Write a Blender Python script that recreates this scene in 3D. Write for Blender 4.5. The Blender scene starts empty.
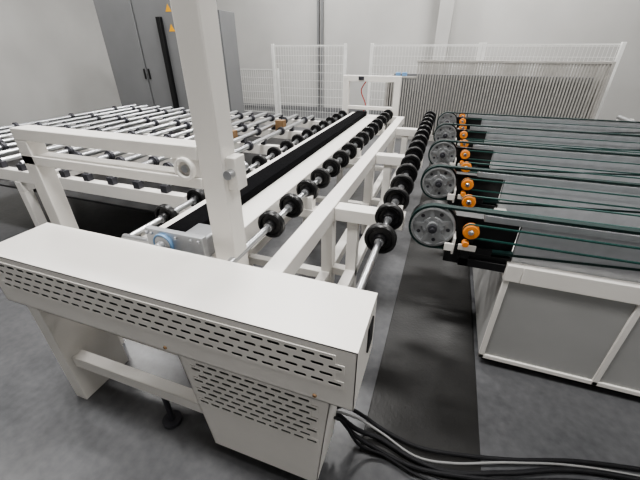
import bpy, bmesh, math, random
from mathutils import Vector, Matrix
random.seed(3)
scene = bpy.context.scene
COL = scene.collection
try:
    scene.view_settings.look = 'AgX - Medium High Contrast'
    scene.view_settings.exposure = 0.15
except Exception: pass

# ---------------- materials ----------------
def mat(name, col, rough=0.5, metal=0.0, var=0.06, scale=6.0, bump=0.0, bscale=80, spec=0.5):
    m = bpy.data.materials.new(name); m.use_nodes = True
    nt = m.node_tree; b = nt.nodes['Principled BSDF']
    tc = nt.nodes.new('ShaderNodeTexCoord')
    n = nt.nodes.new('ShaderNodeTexNoise'); n.inputs['Scale'].default_value = scale; n.inputs['Detail'].default_value = 5
    nt.links.new(tc.outputs['Object'], n.inputs['Vector'])
    r = nt.nodes.new('ShaderNodeValToRGB')
    c0 = [max(0, c*(1-var)) for c in col]; c1 = [min(1, c*(1+var)) for c in col]
    r.color_ramp.elements[0].color = (*c0, 1); r.color_ramp.elements[1].color = (*c1, 1)
    r.color_ramp.elements[0].position = 0.3; r.color_ramp.elements[1].position = 0.7
    nt.links.new(n.outputs['Fac'], r.inputs['Fac']); nt.links.new(r.outputs['Color'], b.inputs['Base Color'])
    b.inputs['Roughness'].default_value = rough; b.inputs['Metallic'].default_value = metal
    b.inputs['Specular IOR Level'].default_value = spec
    if bump > 0:
        n2 = nt.nodes.new('ShaderNodeTexNoise'); n2.inputs['Scale'].default_value = bscale
        nt.links.new(tc.outputs['Object'], n2.inputs['Vector'])
        bp = nt.nodes.new('ShaderNodeBump'); bp.inputs['Strength'].default_value = bump; bp.inputs['Distance'].default_value = 0.005
        nt.links.new(n2.outputs['Fac'], bp.inputs['Height']); nt.links.new(bp.outputs['Normal'], b.inputs['Normal'])
    return m

WHITE = mat('white_powder_coat', (0.85, 0.825, 0.785), 0.38, 0, 0.025, 4, 0.08, 300)
STEEL = mat('brushed_steel', (0.60, 0.61, 0.63), 0.28, 0.95, 0.08, 20)
ALU = mat('aluminium', (0.50, 0.51, 0.53), 0.42, 0.8, 0.08, 15)
DISC = mat('cast_pulley_grey', (0.40, 0.41, 0.42), 0.4, 0.6, 0.15, 25)
BLACK = mat('black_plastic', (0.008, 0.008, 0.009), 0.35, 0, 0.2, 10)
RUBBER = mat('black_rubber', (0.012, 0.012, 0.014), 0.6, 0, 0.2, 30, 0.2, 200, 0.3)
BELT = mat('green_black_timing_belt', (0.008, 0.026, 0.024), 0.55, 0, 0.2, 30, 0.1, 200, 0.3)
FELT = mat('black_brush_felt', (0.004, 0.004, 0.005), 0.95, 0, 0.3, 40, 0.5, 300, 0.1)
ORANGE = mat('orange_polyurethane', (0.88, 0.30, 0.05), 0.4, 0, 0.08)
BLUE = mat('blue_cap', (0.20, 0.36, 0.58), 0.4)
GREEN = mat('dark_green_belt', (0.01, 0.06, 0.05), 0.55)
GREY = mat('grey_cabinet_paint', (0.21, 0.213, 0.218), 0.45, 0, 0.05, 2)
PANEL = mat('light_grey_panel', (0.40, 0.40, 0.395), 0.5, 0, 0.05, 3)
DGREY = mat('dark_grey_metal', (0.06, 0.06, 0.07), 0.45, 0.3, 0.1)
WALL = mat('painted_wall', (0.52, 0.515, 0.50), 0.85, 0, 0.07, 0.8, 0.1, 30)
CEIL = mat('ceiling_paint', (0.5, 0.5, 0.5), 0.8)
YELLOW = mat('yellow_sticker', (0.9, 0.45, 0.02), 0.5)
RED = mat('red_hose', (0.4, 0.03, 0.02), 0.5)
BROWN = mat('brown_bearing_block', (0.26, 0.16, 0.08), 0.6)
DARK_M = mat('dark_floor_area', (0.018, 0.0175, 0.017), 0.42, 0, 0.4, 3, 0.3, 60)
GREYC = mat('grey_cable', (0.25, 0.25, 0.25), 0.5)
FENCE = mat('fence_wire_paint', (0.90, 0.90, 0.88), 0.5)
GALV = mat('galvanised_rack', (0.45, 0.435, 0.41), 0.5, 0.2, 0.12, 10)

def dark_floor():
    m = bpy.data.materials.new('polished_concrete'); m.use_nodes = True
    nt = m.node_tree; b = nt.nodes['Principled BSDF']
    tc = nt.nodes.new('ShaderNodeTexCoord')
    n = nt.nodes.new('ShaderNodeTexNoise'); n.inputs['Scale'].default_value = 1.3; n.inputs['Detail'].default_value = 9; n.inputs['Roughness'].default_value = 0.65
    n2 = nt.nodes.new('ShaderNodeTexNoise'); n2.inputs['Scale'].default_value = 22; n2.inputs['Detail'].default_value = 6
    mx = nt.nodes.new('ShaderNodeMath'); mx.operation = 'ADD'
    ml = nt.nodes.new('ShaderNodeMath'); ml.operation = 'MULTIPLY'; ml.inputs[1].default_value = 0.5
    nt.links.new(tc.outputs['Object'], n.inputs['Vector']); nt.links.new(tc.outputs['Object'], n2.inputs['Vector'])
    nt.links.new(n2.outputs['Fac'], ml.inputs[0]); nt.links.new(n.outputs['Fac'], mx.inputs[0]); nt.links.new(ml.outputs[0], mx.inputs[1])
    r = nt.nodes.new('ShaderNodeValToRGB')
    r.color_ramp.elements[0].position = 0.5; r.color_ramp.elements[0].color = (0.072, 0.074, 0.079, 1)
    r.color_ramp.elements[1].position = 1.0; r.color_ramp.elements[1].color = (0.15, 0.151, 0.157, 1)
    nt.links.new(mx.outputs[0], r.inputs['Fac']); nt.links.new(r.outputs['Color'], b.inputs['Base Color'])
    b.inputs['Roughness'].default_value = 0.3
    return m
FLOOR = dark_floor()

# ---------------- builders ----------------
def empty(name, loc=(0, 0, 0)):
    e = bpy.data.objects.new(name, None); e.location = loc; COL.objects.link(e); e.empty_display_size = 0.1
    return e

class Part:
    def __init__(s, name, m, parent=None, bevel=0.0, smooth=True, solid=0.0):
        s.name, s.m, s.parent, s.bevel, s.smooth, s.solid = name, m, parent, bevel, smooth, solid
        s.bm = bmesh.new()
    def box(s, x0, x1, y0, y1, z0, z1):
        bm = s.bm
        v = [bm.verts.new(p) for p in [(x0,y0,z0),(x1,y0,z0),(x1,y1,z0),(x0,y1,z0),(x0,y0,z1),(x1,y0,z1),(x1,y1,z1),(x0,y1,z1)]]
        for f in [(0,3,2,1),(4,5,6,7),(0,1,5,4),(1,2,6,5),(2,3,7,6),(3,0,4,7)]:
            bm.faces.new([v[i] for i in f])
        return s
    def lathe(s, org, axis, prof, seg=32):
        org = Vector(org); ax = Vector(axis).normalized()
        t = Vector((0,0,1)) if abs(ax.z) < 0.9 else Vector((1,0,0))
        u = ax.cross(t).normalized(); w = ax.cross(u)
        bm = s.bm; rings = []
        for (q, r) in prof:
            if r <= 1e-6: rings.append([bm.verts.new(org+ax*q)])
            else: rings.append([bm.verts.new(org+ax*q+(u*math.cos(2*math.pi*k/seg)+w*math.sin(2*math.pi*k/seg))*r) for k in range(seg)])
        for A, B in zip(rings, rings[1:]):
            for k in range(seg):
                k2 = (k+1) % seg
                if len(A) == 1 and len(B) == 1: continue
                if len(A) == 1: bm.faces.new([A[0], B[k], B[k2]])
                elif len(B) == 1: bm.faces.new([A[k], B[0], A[k2]])
                else: bm.faces.new([A[k], B[k], B[k2], A[k2]])
        return s
    def cyl(s, a, b, r, seg=20):
        a, b = Vector(a), Vector(b); L = (b-a).length
        return s.lathe(a, b-a, [(0,0),(0,r),(L,r),(L,0)], seg)
    def tube(s, pts, r, seg=10):
        pts = [Vector(p) for p in pts]; bm = s.bm; rings = []
        prev = None
        for i, p in enumerate(pts):
            d = (pts[min(i+1,len(pts)-1)]-pts[max(i-1,0)]).normalized()
            if prev is None:
                t = Vector((0,0,1)) if abs(d.z) < 0.9 else Vector((1,0,0)); u = d.cross(t).normalized()
            else: u = (prev - d*prev.dot(d)).normalized()
            prev = u; w = d.cross(u)
            rings.append([bm.verts.new(p+(u*math.cos(2*math.pi*k/seg)+w*math.sin(2*math.pi*k/seg))*r) for k in range(seg)])
        for A, B in zip(rings, rings[1:]):
            for k in range(seg): bm.faces.new([A[k], B[k], B[(k+1)%seg], A[(k+1)%seg]])
        bm.faces.new(rings[0]); bm.faces.new(rings[-1])
        return s
    def quad(s, *p):
        s.bm.faces.new([s.bm.verts.new(q) for q in p]); return s
    def done(s):
        bm = s.bm
        bmesh.ops.recalc_face_normals(bm, faces=bm.faces)
        me = bpy.data.meshes.new(s.name); bm.to_mesh(me); bm.free()
        me.materials.append(s.m)
        o = bpy.data.objects.new(s.name, me); COL.objects.link(o)
        if s.parent: o.parent = s.parent
        if s.solid:
            md = o.modifiers.new('solid', 'SOLIDIFY'); md.thickness = abs(s.solid); md.offset = -1 if s.solid > 0 else 1
        if s.bevel:
            md = o.modifiers.new('bev', 'BEVEL'); md.width = s.bevel; md.segments = 2; md.limit_method = 'ANGLE'; md.angle_limit = 0.8
        if s.smooth:
            for p in me.polygons: p.use_smooth = True
            try: me.set_sharp_from_angle(angle=0.6)
            except Exception: pass
        return o

def spline(ctrl, n=12):
    P = [Vector(c) for c in ctrl]; P = [2*P[0]-P[1]] + P + [2*P[-1]-P[-2]]; out = []
    for i in range(1, len(P)-2):
        for k in range(n):
            t = k/n; a, b, c, d = P[i-1], P[i], P[i+1], P[i+2]
            out.append(0.5*((2*b)+(-a+c)*t+(2*a-5*b+4*c-d)*t*t+(-a+3*b-3*c+d)*t**3))
    out.append(P[-2]); return out

# ---------------- room shell ----------------
RX0, RX1, RY0, RY1, RH = -10.0, 6.0, -5.0, 11.0, 6.0
Part('floor', FLOOR, smooth=False).box(RX0-.2, RX1+.2, RY0-.2, RY1+.2, -0.2, 0).done()
Part('ceiling', CEIL, smooth=False).box(RX0-.2, RX1+.2, RY0-.2, RY1+.2, RH, RH+.2).done()
Part('wall_back', WALL, smooth=False).box(RX0-.2, RX1+.2, RY1, RY1+.2, 0, RH).done()
Part('wall_front', WALL, smooth=False).box(RX0-.2, RX1+.2, RY0-.2, RY0, 0, RH).done()
Part('wall_left', WALL, smooth=False).box(RX0-.2, RX0, RY0, RY1, 0, RH).done()
Part('wall_right', WALL, smooth=False).box(RX1, RX1+.2, RY0, RY1, 0, RH).done()
p = Part('wall_column', WALL, bevel=.01)
p.box(-0.60, -0.25, RY1-.35, RY1, 0, RH).done()
p = Part('wall_conduit', GREY)
p.box(-3.98, -3.92, RY1-.10, RY1, 0, RH); p.box(-3.86, -3.80, RY1-.10, RY1, 0, RH)
p.done()
Part('baseboard_back', GREY, smooth=False).box(RX0, RX1, RY1-.02, RY1, 0, .12).done()

# ---------------- main conveyor ----------------
conv = empty('glass_roller_conveyor')
Y0, Y1 = 1.0, 5.2
fr = Part('frame_rails', WHITE, conv, bevel=.004)
fr.box(-1.335, -1.265, Y0, Y1, .80, .935)
fr.box(-1.13, -.94, Y0, Y1, .80, .90)
fr.box(-.66, -.56, Y0, Y1, .80, .90)
fr.box(-.48, -.41, 1.0, 5.2, .36, .43)
fr.box(-1.335, -1.265, 1.0, 5.2, .30, .38)
fr.box(-.66, -.59, 1.0, 5.2, .30, .38)
for y in (1.9, 3.2, 4.5):
    fr.box(-.56, -.13, y-.055, y+.055, .80, .885)
    fr.box(-1.29, -1.12, y-.04, y+.04, .80, .86)
    fr.box(-.94, -.66, y-.04, y+.04, .78, .84)
    fr.box(-.48, -.41, y-.035, y+.035, .0, .80)
    fr.box(-1.335, -1.26, y-.04, y+.04, .0, .80)
    fr.box(-.655, -.575, y-.04, y+.04, .0, .80)
    fr.box(-1.26, -.655, y-.03, y+.03, .30, .36)
    fr.box(-.575, -.48, y-.03, y+.03, .36, .42)
    fr.box(-.25, -.15, y-.035, y+.035, .885, .93)
    fr.box(-.82, -.72, y-.035, y+.035, .84, .925)
fr.box(-1.335, -.56, Y1, Y1+.06, .80, .90)
fr.done()
Part('black_brush_strip', FELT, conv, bevel=.006).box(-1.262, -1.11, Y0+.02, Y1, .862, .955).done()
feet = Part('levelling_feet', DGREY, conv)
for y in (1.9, 3.2, 4.5):
    for x in (-.445, -1.30, -.615):
        feet.cyl((x, y, 0), (x, y, .015), .07)
feet.done()

wheel_prof = [(-.034,0),(-.034,.026),(-.024,.031),(-.012,.033),(-.010,.050),(-.020,.055),(-.020,.066),(-.013,.071),(.013,.071),(.020,.066),(.020,.055),(.010,.050),(.012,.033),(.024,.031),(.034,.026),(.034,0)]
def row(name, x, z, y0, n, dy, s=1.0, shaft_y0=None, shaft_y1=None, r=.017):
    w = Part(name+'_wheels', BLACK, conv)
    for i in range(n):
        w.lathe((x, y0+i*dy, z), (0,1,0), [(t*s, q*s) for t, q in wheel_prof], 36)
    w.done()
    sft = Part(name+'_shaft', STEEL, conv)
    sft.cyl((x, shaft_y0, z), (x, shaft_y1, z), r, 24)
    for i in range(n):
        sft.cyl((x, y0+i*dy-.045, z), (x, y0+i*dy+.045, z), r+.006, 20)
    sft.done()
row('outer_row', -.20, .95, 1.44, 15, .258, 1.1, 1.0, 5.22, .016)
row('centre_row', -.77, .95, 1.40, 15, .258, 1.04, 1.0, 5.22, .018)
row('left_row', -1.43, .91, 1.36, 14, .28, 1.0, 1.0, 5.15)
lb = Part('left_row_brackets', WHITE, conv, bevel=.003)
for y in (1.2, 2.34, 3.18, 4.3, 5.12):
    lb.box(-1.46, -1.33, y-.02, y+.02, .80, .895)
lb.done()

# ---------------- mast & arms ----------------
MX0, MX1 = -.86, -.755
mast = Part('mast_post', WHITE, conv, bevel=.006)
mast.box(MX0, MX1, 1.03, 1.13, 0, 2.9)
mast.box(-.94, MX1, .97, 1.03, .80, .93)
mast.done()
arm = Part('mast_arm', WHITE, conv, bevel=.004)
arm.box(-1.9, MX0, 1.03, 1.12, 1.38, 1.435)
arm.box(-1.9, MX0, 1.03, 1.12, 1.265, 1.31)
arm.box(-.99, MX0, 1.035, 1.11, 1.31, 1.38)
arm.box(-1.9, -1.82, 1.03, 1.11, 0.0, 1.38)
arm.box(MX1, MX1+.045, 1.05, 1.12, 1.27, 1.40)
arm.lathe((-.925, 1.035, 1.345), (0,-1,0), [(0,.045),(.02,.045),(.02,.03),(-.0,.028)], 28)
arm.done()
Part('mast_arm_axle', STEEL, conv).cyl((-.732, 1.15, 1.34), (-.732, 1.02, 1.34), .018).cyl((-.925, 1.06, 1.345), (-.925, 1.02, 1.345), .015).done()

bp_ = Part('drive_bearing_plate', ALU, conv, bevel=.003)
bp_.box(-1.20, -.89, 1.00, 1.03, .93, 1.05)
bp_.box(-1.20, -.89, .96, 1.05, .915, .935)
bp_.lathe((-1.10, 1.0, .99), (0,-1,0), [(0,.045),(.015,.045),(.02,.036),(.02,.02),(.05,.018),(.05,0)], 28)
for dx in (-.19, -.165, -.03, .05, .09):
    for z in (.952, 1.03):
        bp_.lathe((-1.0+dx, 1.0, z), (0,-1,0), [(0,.009),(.01,.009),(.01,0)], 6)
bp_.done()
Part('drive_bearing_ring', BLUE, conv).lathe((-1.10, 1.0, .99), (0,-1,0), [(.0,.048),(.012,.052),(.018,.050),(.018,.044),(0,.044)], 32).done()
Part('drive_gearbox', ALU, conv, bevel=.008).box(-1.03, -.90, 1.03, 1.16, .93, 1.03).done()
Part('drive_shaft', STEEL, conv).cyl((-1.15, 1.02, .96), (-1.42, 1.06, .93), .018).done()

# ---------------- perforated covers ----------------
def slot_cell(bm, f, u0, u1, v0, v1, sl, sw):
    cu, cv = (u0+u1)/2, (v0+v1)/2; N = 16
    inn, out = [], []
    r = sw/2; hl = sl/2-r
    for k in range(N):
        a = 2*math.pi*(k+.5)/N
        x, y = math.cos(a), math.sin(a)
        ix = x*r + (hl if x > 0 else -hl); iy = y*r
        hu, hv = (u1-u0)/2, (v1-v0)/2
        s_ = 1/max(abs(x), abs(y)); inn.append((cu+ix, cv+iy)); out.append((cu+x*s_*hu, cv+y*s_*hv))
    I = [bm.verts.new(f(*p)) for p in inn]; O = [bm.verts.new(f(*p)) for p in out]
    for k in range(N):
        k2 = (k+1) % N
        bm.faces.new([I[k], I[k2], O[k2], O[k]])
    for cx, cy in ((u0,v0),(u1,v0),(u1,v1),(u0,v1)):
        cand = sorted(range(N), key=lambda k: (out[k][0]-cx)**2+(out[k][1]-cy)**2)
        a, b = cand[0], cand[1]
        bm.faces.new([O[a], bm.verts.new(f(cx, cy)), O[b]])
def perf(bm, f, U0, U1, V0, V1, cols, rows, sl, sw):
    cw = (U1-U0)/cols; ch = (V1-V0)/rows
    for j in range(rows):
        a, b = V0+j*ch, V0+(j+1)*ch
        if j % 2 == 0:
            for i in range(cols): slot_cell(bm, f, U0+i*cw, U0+(i+1)*cw, a, b, sl, sw)
        else:
            bm.faces.new([bm.verts.new(f(*q)) for q in ((U0,a),(U0+cw/2,a),(U0+cw/2,b),(U0,b))])
            bm.faces.new([bm.verts.new(f(*q)) for q in ((U1-cw/2,a),(U1,a),(U1,b),(U1-cw/2,b))])
            for i in range(cols-1): slot_cell(bm, f, U0+(i+.5)*cw, U0+(i+1.5)*cw, a, b, sl, sw)

CX0, CX1, CY0, CY1, CZ0, CZ1 = -1.75, -.12, .65, .935, .755, 1.015
cov = Part('upper_cover', WHITE, conv, smooth=False)
t = .003
cov.box(CX0, CX1, CY0, CY1, CZ1-t, CZ1)
cov.box(CX1-t, CX1, CY0, CY1, CZ0, CZ1-t)
cov.box(CX0, CX0+t, CY0, CY1, CZ0, CZ1-t)
cov.box(CX0+t, CX1-t, CY1-t, CY1, CZ0, CZ1-t)
cov.box(CX0+t, CX1-t, CY0, CY0+.05, CZ0, CZ0+t)
cov.done()
cf = Part('upper_cover_front', WHITE, conv, smooth=False, solid=.002)
F = lambda u, v: (u, CY0, v)
U0, U1, V0, V1 = -1.70, -.155, .845, .985
cf.quad(F(CX0,CZ0),F(CX1,CZ0),F(CX1,V0),F(CX0,V0)); cf.quad(F(CX0,V1),F(CX1,V1),F(CX1,CZ1),F(CX0,CZ1))
cf.quad(F(CX0,V0),F(U0,V0),F(U0,V1),F(CX0,V1)); cf.quad(F(U1,V0),F(CX1,V0),F(CX1,V1),F(U1,V1))
perf(cf.bm, F, U0, U1, V0, V1, 27, 4, .043, .0125)
cf.done()
inner = Part('cover_dark_fill', BLACK, conv, smooth=False)  # solid black fill stands in for the shade inside the covers
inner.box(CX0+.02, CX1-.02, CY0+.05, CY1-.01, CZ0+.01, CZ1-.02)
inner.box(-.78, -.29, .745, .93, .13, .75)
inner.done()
Part('cover_handle', BLACK, conv, bevel=.006).box(CX1, CX1+.006, .80, .87, .86, .97).done()
LY = .70; ztop, zbot = .765, .10
xl = lambda z: -.785 + (-.87+.785)*(z-zbot)/(ztop-zbot)
xr = lambda z: -.265 + (-.205+.265)*(z-zbot)/(ztop-zbot)
lc = Part('lower_cover_front', WHITE, conv, smooth=False, solid=.002)
G = lambda u, v: (u, LY, v)
A0, A1, B0, B1 = -.81, -.255, .40, .745
lc.quad(G(xl(zbot),zbot),G(xr(zbot),zbot),G(xr(B0),B0),G(xl(B0),B0))
lc.quad(G(xl(B0),B0),G(A0,B0),G(A0,B1),G(xl(B1),B1))
lc.quad(G(A1,B0),G(xr(B0),B0),G(xr(B1),B1),G(A1,B1))
lc.quad(G(xl(B1),B1),G(xr(B1),B1),G(xr(ztop),ztop),G(xl(ztop),ztop))
perf(lc.bm, G, A0, A1, B0, B1, 10, 10, .043, .0125)
lc.done()
ls = Part('lower_cover_sides', WHITE, conv, smooth=False, solid=.003)
ls.quad((xr(zbot),LY,zbot),(xr(zbot),.93,zbot),(xr(ztop),.93,ztop),(xr(ztop),LY,ztop))
ls.quad((xl(zbot),.93,zbot),(xl(zbot),LY,zbot),(xl(ztop),LY,ztop),(xl(ztop),.93,ztop))
ls.done()
st = Part('front_stand', WHITE, conv, bevel=.004)
st.box(-.66, -.58, .76, .84, .0, .14)
st.box(-.66, -.58, .94, 1.02, 0, .80)
st.box(-1.75, -.56, .94, 1.02, .30, .38)
st.box(-1.75, -.83, .73, .79, .25, .32)
st.box(-1.75, -1.67, .70, 1.0, 0, .757)
st.box(-1.335, -.56, .94, 1.0, .78, .86)
st.box(-.48, -.41, .94, 1.0, 0, .80)
st.done()
Part('stand_foot', DGREY, conv).cyl((-1.12,.765,.0),(-1.12,.765,.02),.05).cyl((-1.12,.765,.02),(-1.12,.765,.25),.014).done()
Part('cover_screws', BROWN, conv).lathe((-.25, CY0, .775), (0,-1,0), [(0,.008),(.005,.006),(.005,0)], 12).lathe((-.85, CY0, .775), (0,-1,0), [(0,.008),(.005,.006),(.005,0)], 12).done()

# ---------------- end portal ----------------
gp = empty('portal_frame')
g = Part('portal_members', WHITE, gp, bevel=.004)
g.box(-1.54, -1.45, 5.36, 5.44, 0, 1.42)
g.box(-.77, -.68, 5.36, 5.44, 0, 1.42)
g.box(-1.45, -.77, 5.36, 5.44, 1.34, 1.42)
g.box(-1.45, -.77, 5.36, 5.44, .95, 1.0)
g.done()
Part('portal_sensor', DGREY, gp, bevel=.004).box(-1.30, -1.22, 5.34, 5.36, 1.36, 1.41).done()
Part('portal_hose', RED, gp).tube(spline([(-1.2,5.45,1.35),(-1.28,5.48,1.2),(-1.2,5.47,1.0),(-1.26,5.45,.8),(-1.3,5.45,.4),(-1.28,5.47,.02)]), .008).done()

# ---------------- right: cross belt transfer ----------------
tr = empty('cross_belt_transfer')
base = Part('transfer_frame', WHITE, tr, bevel=.004)
base.box(.44, .52, 1.72, 5.9, .66, .76)
base.box(2.3, 2.38, 1.72, 5.9, .66, .76)
for y in (1.76, 3.0, 4.5, 5.8):
    base.box(2.3, 2.38, y-.04, y+.04, 0, .66)
base.box(.52, 2.3, 1.72, 1.79, .66, .76); base.box(.52, 2.3, 5.83, 5.9, .66, .76)
base.done()
bd = Part('transfer_body_panels', PANEL, tr, bevel=.004)
bd.box(.45, 2.32, 1.74, 5.88, .06, .66)
bd.done()
bt = Part('transfer_panel_ribs', WHITE, tr, bevel=.003)
for x in (.445, 1.05, 1.68, 2.30): bt.box(x, x+.03, 1.728, 1.745, .06, .66)
bt.box(.445, 2.33, 1.728, 1.745, .06, .09)
bt.done()
Part('transfer_plinth', BLACK, tr).box(.48, 2.3, 1.78, 5.85, 0, .06).done()
Part('transfer_top_tray', PANEL, tr, smooth=False).box(.52, 2.3, 1.79, 5.83, .66, .70).done()
units = [1.78, 2.53, 3.35, 4.2, 5.05]
disc = Part('pulley_discs', DISC, tr); hub = Part('pulley_hubs', DGREY, tr, bevel=.002); blt = Part('drive_belts', BELT, tr)
brk = Part('pulley_brackets', BLACK, tr, bevel=.004); orr = Part('orange_wheels', ORANGE, tr); grn = Part('green_belts', GREEN, tr)
wb = Part('white_brackets', WHITE, tr, bevel=.003); rail = Part('belt_rails', ALU, tr, bevel=.002); screws = Part('pulley_bolts', STEEL, tr)
def belt_loop(P, x0, r0, x1, r1, y0, y1, z, th):
    def pts(e):
        o = []
        for k in range(25):
            a = math.pi/2 + math.pi*k/24; o.append((x0+(r0+e)*math.cos(a), z+(r0+e)*math.sin(a)))
        for k in range(17):
            a = -math.pi/2 + math.pi*k/16; o.append((x1+(r1+e)*math.cos(a), z+(r0-r1)+(r1+e)*math.sin(a)))
        return o
    A, B = pts(0), pts(th); n = len(A); bm = P.bm
    V = [[bm.verts.new((x, y, zz)) for x, zz in Q] for Q in (A, B) for y in (y0, y1)]
    for k in range(n):
        k2 = (k+1) % n
        bm.faces.new([V[0][k],V[0][k2],V[1][k2],V[1][k]]); bm.faces.new([V[2][k],V[2][k2],V[3][k2],V[3][k]])
        bm.faces.new([V[0][k],V[0][k2],V[2][k2],V[2][k]]); bm.faces.new([V[1][k],V[1][k2],V[3][k2],V[3][k]])
for uy in units:
    x, z = .035, .895
    disc.lathe((x, uy, z), (0,-1,0), [(-.02,0),(-.02,.118),(.02,.118),(.022,.106),(.008,.102),(.006,.062),(.016,.056),(.016,.034),(.03,.030),(.03,0)], 48)
    for k in range(5):
        a = 2*math.pi*k/5+.5; c, s_ = math.cos(a), math.sin(a); bm = disc.bm
        vs = []
        for yy in (uy-.018, uy-.006):
            for (rr, ww) in ((.05,-.012),(.05,.012),(.104,.007),(.104,-.007)):
                vs.append(bm.verts.new((x+rr*c-ww*s_, yy, z+rr*s_+ww*c)))
        for f in [(0,1,2,3),(7,6,5,4),(0,4,5,1),(1,5,6,2),(2,6,7,3),(3,7,4,0)]: bm.faces.new([vs[i] for i in f])
    belt_loop(blt, x, .118, 2.2, .05, uy-.02, uy+.018, z, .012)
    hub.lathe((x, uy-.03, z), (0,-1,0), [(0,.024),(.02,.024),(.02,.012),(.03,.010),(.03,0)], 24)
    for k in range(5):
        a = 2*math.pi*(k+.5)/5+.5
        hub.lathe((x+.083*math.cos(a), uy-.0065, z+.083*math.sin(a)), (0,-1,0), [(0,.011),(.0015,.011),(.0015,0)], 16)
        screws.lathe((x+.045*math.cos(a), uy-.016, z+.045*math.sin(a)), (0,-1,0), [(0,.006),(.006,.006),(.006,0)], 6)
    brk.box(x-.05, .46, uy+.022, uy+.05, z-.12, z+.07)
    brk.lathe((x, uy+.02, z), (0,1,0), [(0,0),(0,.13),(.05,.13),(.06,.11),(.06,0)], 40)
    brk.box(x+.12, x+.32, uy-.035, uy-.022, z-.115, z-.075)
    brk.box(x+.04, x+.30, uy+.05, uy+.22, z-.10, z+.03)
    brk.box(.12, .46, uy-.02, uy+.05, z-.20, z-.12)
    wb.box(.150, .162, uy-.07, uy+.12, z-.12, z-.02)
    wb.box(.18, .27, uy-.062, uy-.05, z-.09, z-.055)
    wb.box(.11, .16, uy-.075, uy-.06, z-.10, z-.055)
    rail.box(.28, 2.2, uy-.02, uy+.02, z+.075, z+.112)
    rail.box(.46, 2.34, uy-.016, uy+.016, z-.20, z+.075)
    for oy in (-.06, .36):
        orr.lathe((.225, uy+oy, z+.03), (0,-1,0), [(-.02,.014),(-.02,.034),(-.015,.041),(-.006,.034),(.006,.034),(.015,.041),(.02,.034),(.02,.016),(.012,.014)], 28)
        screws.lathe((.225, uy+oy, z+.03), (0,-1,0), [(-.05,0),(-.05,.014),(.024,.014),(.028,.010),(.028,0)], 16)
        orr.lathe((.212, uy+oy, z-.045), (0,-1,0), [(-.015,0),(-.015,.018),(.015,.018),(.02,.014),(.02,0)], 20)
        brk.box(.20, .25, uy+oy+.022, uy+oy+.032, z-.20, z+.055)
        belt_loop(grn, .225, .034, 2.2, .034, uy+oy-.006, uy+oy+.006, z+.03, .007)
        brk.box(.20, .47, uy+oy+.022, uy+oy+.05, z-.20, z-.15)
for P in (disc,hub,blt,brk,orr,grn,wb,rail,screws): P.done()
Part('tail_shaft', STEEL, tr).cyl((2.2,1.75,.96),(2.2,5.8,.96),.03).done()
tb = Part('tail_supports', WHITE, tr, bevel=.003)
for y in (1.80, 3.0, 4.6, 5.78): tb.box(2.18, 2.36, y-.02, y+.02, .76, .95)
tb.done()

Part('dark_floor', DARK_M, bevel=.003).box(-.13, .44, .95, 6.2, 0, .008).done()  # thin, very dark slab over the floor beside the transfer

# ---------------- cables (hang from the conveyor's drive cover) ----------------
base_pts = [(-.275,.88,.34),(-.25,.96,.22),(-.17,1.02,.07),(-.05,1.02,.026),(.12,.98,.026),(.3,1.0,.026),(.55,1.08,.026),(.9,1.2,.018),(1.5,1.3,.018)]
for i, (oy, r, m) in enumerate([(-.035,.011,RUBBER),(0,.012,RUBBER),(.035,.006,GREYC),(.07,.010,RUBBER),(-.07,.007,RUBBER)]):
    pts = [(x + .01*i, y+oy*(1 if k > 1 else .5)+.012*math.sin(k*1.7+i*2), max(z, r+.0085) + (.004*i if k < 2 else 0)) for k, (x, y, z) in enumerate(base_pts)]
    Part('cable_%d' % (i+1), m, conv).tube(spline(pts), r).done()

# ---------------- left roller table ----------------
lt = empty('roller_storage_table')
tf = Part('table_frame', WHITE, lt, bevel=.004)
X0, X1 = -5.6, -1.75
TY = (1.9, 2.7, 3.5, 4.3, 5.1)
for y in TY:
    tf.box(X0, X1, y-.035, y+.035, .68, .79)
for x in (X0, -3.7, X1-.08):
    tf.box(x, x+.08, 1.86, 5.14, .58, .68)
    for y in (1.9, 3.5, 5.1): tf.box(x, x+.08, y-.04, y+.04, 0, .58)
tf.done()
sh = Part('table_shafts', STEEL, lt); wh = Part('table_wheels', DGREY, lt); bl = Part('table_bearing_blocks', BROWN, lt, bevel=.004); gb = Part('table_bearing_pads', DGREY, lt, bevel=.003)
k = 0
x = X0+.15
while x < X1-.02:
    z = .85
    sh.cyl((x, 1.9, z), (x, 5.1, z), .026, 16)
    for y in TY:
        gb.box(x-.03, x+.03, y-.025, y+.025, .79, .85)
    y = 2.25 + (.12 if k % 2 else 0)
    while y < 5.0:
        wh.lathe((x, y, z), (0,1,0), [(-.03,0),(-.03,.03),(-.015,.035),(-.015,.05),(.015,.05),(.015,.035),(.03,.03),(.03,0)], 20)
        y += .8
    x += .27; k += 1
for (bx, by) in ((-2.1,4.3),(-2.37,3.5)):
    bl.box(bx-.06, bx+.06, by-.05, by+.05, .78, .92)
for P in (sh, wh, bl, gb): P.done()
Part('table_painted_dark', BLACK, lt, smooth=False).box(X0+.08, X1-.08, 1.95, 5.05, .55, .57).done()  # black sheet added to paint the darkness below the rollers

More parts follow.
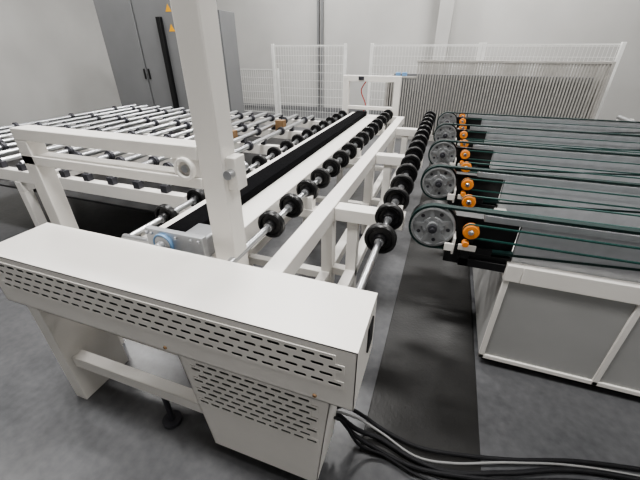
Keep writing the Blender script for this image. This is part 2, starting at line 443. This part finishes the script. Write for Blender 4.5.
# ---------------- electrical cabinets ----------------
def tri(P, x, y, z, s):
    bm = P.bm
    a = [bm.verts.new(q) for q in ((x-s/2,y,z),(x+s/2,y,z),(x,y,z+s*.87),(x-s/2,y-.004,z),(x+s/2,y-.004,z),(x,y-.004,z+s*.87))]
    bm.faces.new(a[:3]); bm.faces.new(a[3:])
    for i in range(3): bm.faces.new([a[i],a[(i+1)%3],a[3+(i+1)%3],a[3+i]])
c1 = empty('electrical_cabinet')
b = Part('cabinet_body', GREY, c1, bevel=.01); b.box(-6.3, -4.98, 7.5, 8.1, .1, 2.5); b.done()
b = Part('cabinet_doors', GREY, c1, bevel=.008); b.box(-6.27, -5.66, 7.475, 7.5, .14, 2.46); b.box(-5.63, -5.01, 7.475, 7.5, .14, 2.46); b.done()
b = Part('cabinet_plinth', BLACK, c1); b.box(-6.25, -5.02, 7.52, 8.08, 0, .1); b.done()
b = Part('cabinet_handles', BLACK, c1, bevel=.004); b.box(-5.72, -5.69, 7.45, 7.475, 1.2, 1.4); b.box(-5.60, -5.57, 7.45, 7.475, 1.2, 1.4); b.done()
b = Part('cabinet_warning_sign', YELLOW, c1, smooth=False); tri(b, -5.12, 7.475, 2.12, .12); b.done()
b = Part('cabinet_bolt_symbol', BLACK, c1, smooth=False); b.box(-5.126, -5.114, 7.468, 7.471, 2.145, 2.19); b.done()
c2 = empty('switchgear_cabinet')
S = .45
b = Part('cabinet_body', GREY, c2, bevel=.01); b.box(-7.6+S, -5.6+S, 6.3, 7.1, .1, 3.0); b.done()
b = Part('cabinet_doors', GREY, c2, bevel=.008)
for x in (-7.57+S, -6.58+S): b.box(x, x+.95, 6.275, 6.3, .14, 2.96)
b.done()
b = Part('cabinet_plinth', BLACK, c2); b.box(-7.55+S, -5.65+S, 6.32, 7.08, 0, .1); b.done()
b = Part('cabinet_handles', BLACK, c2, bevel=.004); b.box(-6.67+S, -6.64+S, 6.25, 6.275, 1.2, 1.4); b.box(-6.55+S, -6.52+S, 6.25, 6.275, 1.2, 1.4); b.done()
b = Part('cabinet_warning_signs', YELLOW, c2, smooth=False); tri(b, -5.74+S, 6.275, 2.06, .14); tri(b, -5.74+S, 6.275, 2.38, .14); b.done()
b = Part('cabinet_cable_duct', BLACK, c2, bevel=.004); b.box(-6.02+S, -5.92+S, 6.2, 6.275, .1, 2.3); b.done()

# ---------------- fence ----------------
def fence(name, x0, x1, y, h=1.84):
    e = empty(name)
    po = Part('fence_posts', FENCE, e, bevel=.004)
    for x in (x0, x1):
        po.box(x-.035, x+.035, y-.035, y+.035, 0, h+.04); po.box(x-.07, x+.07, y-.06, y+.06, 0, .01)
    po.done()
    w = Part('fence_mesh', FENCE, e, smooth=False)
    n = int((x1-x0)/.07)
    for i in range(1, n):
        xx = x0+(x1-x0)*i/n; w.box(xx-.003, xx+.003, y-.004, y+.004, .1, h)
    z = .1
    while z <= h+.001:
        w.box(x0, x1, y-.010, y-.004, z-.004, z+.004); z += .19
    w.box(x0, x1, y-.01, y+.01, h-.015, h+.015); w.box(x0, x1, y-.01, y+.01, .09, .12)
    w.done()
fence('safety_fence', -4.5, -2.55, 9.0)
fence('safety_fence', -1.9, .46, 9.0)
fence('safety_fence', .54, 3.0, 9.0)
fence('safety_fence', -8.0, -4.7, 9.6, 1.25)

# ---------------- slotted storage rack ----------------
rk = empty('glass_storage_rack')
r_ = Part('rack_slats', GALV, rk, smooth=False)
for i in range(75):
    x = -1.25 + i*.0515
    h = 1.55 if i > 10 else 1.25
    r_.box(x-.012, x+.012, 7.9, 7.93, .12, h)
    r_.box(x-.012, x+.012, 8.5, 8.53, .12, h)
    r_.box(x-.010, x+.010, 7.93, 8.5, .14, .18)
r_.done()
r2 = Part('rack_frame', GALV, rk, bevel=.004)
r2.box(-1.32, 2.62, 7.87, 7.95, .0, .12); r2.box(-1.32, 2.62, 8.5, 8.58, 0, .12)
r2.box(-.72, 2.62, 7.88, 7.95, 1.53, 1.57); r2.box(-1.32, -.7, 7.88, 7.95, 1.23, 1.27)
r2.box(-1.32, -1.27, 7.87, 8.58, .06, 1.26); r2.box(2.57, 2.62, 7.87, 8.58, .06, 1.57)
r2.done()
Part('rack_contents', GREY, rk, smooth=False).box(-1.2, 2.5, 8.15, 8.35, .18, 1.3).done()
q = Part('rack_bins', BLUE, rk, bevel=.008); q.box(-1.13, -1.04, 7.9, 8.0, 1.27, 1.34); q.box(-1.0, -.9, 7.9, 8.0, 1.27, 1.34); q.done()

# ---------------- ceiling lamps ----------------
EM = bpy.data.materials.new('lamp_emitter'); EM.use_nodes = True
eb = EM.node_tree.nodes['Principled BSDF']; eb.inputs['Emission Color'].default_value = (1, .98, .95, 1); eb.inputs['Emission Strength'].default_value = 4
def lamp(x, y, sx, sy, e):
    L = bpy.data.lights.new('ceiling_lamp_light', 'AREA'); L.shape = 'RECTANGLE'; L.size = sx; L.size_y = sy; L.energy = e; L.color = (1, .985, .965)
    P = empty('ceiling_lamp')
    o = bpy.data.objects.new('light', L); o.location = (x, y, RH-.14); COL.objects.link(o); o.parent = P
    Part('housing', WHITE, P).box(x-sx/2-.05, x+sx/2+.05, y-sy/2-.05, y+sy/2+.05, RH-.1, RH).done()
    Part('diffuser', EM, P, smooth=False).box(x-sx/2, x+sx/2, y-sy/2, y+sy/2, RH-.12, RH-.1).done()
for (x, y, e) in ((-7, 4.5, 120), (-2.2, 4.8, 200), (2.6, 5.5, 130), (-6, .5, 90), (-1.2, .6, 200), (3, 0, 90), (-4, 9, 180), (1, 9, 200)):
    lamp(x, y, 1.6, .5, e)
w = bpy.data.worlds.new('world'); w.use_nodes = True; w.node_tree.nodes['Background'].inputs[0].default_value = (.8,.85,.9,1); w.node_tree.nodes['Background'].inputs[1].default_value = .3
scene.world = w

# ---------------- camera ----------------
cd = bpy.data.cameras.new('camera'); cam = bpy.data.objects.new('camera', cd); COL.objects.link(cam)
cam.location = (0, 0, 1.75); cam.rotation_euler = (math.radians(90-29.6), 0, math.radians(19.6))
cd.sensor_width = 36; cd.lens = 335/640*36; cd.clip_start = .02
scene.camera = cam
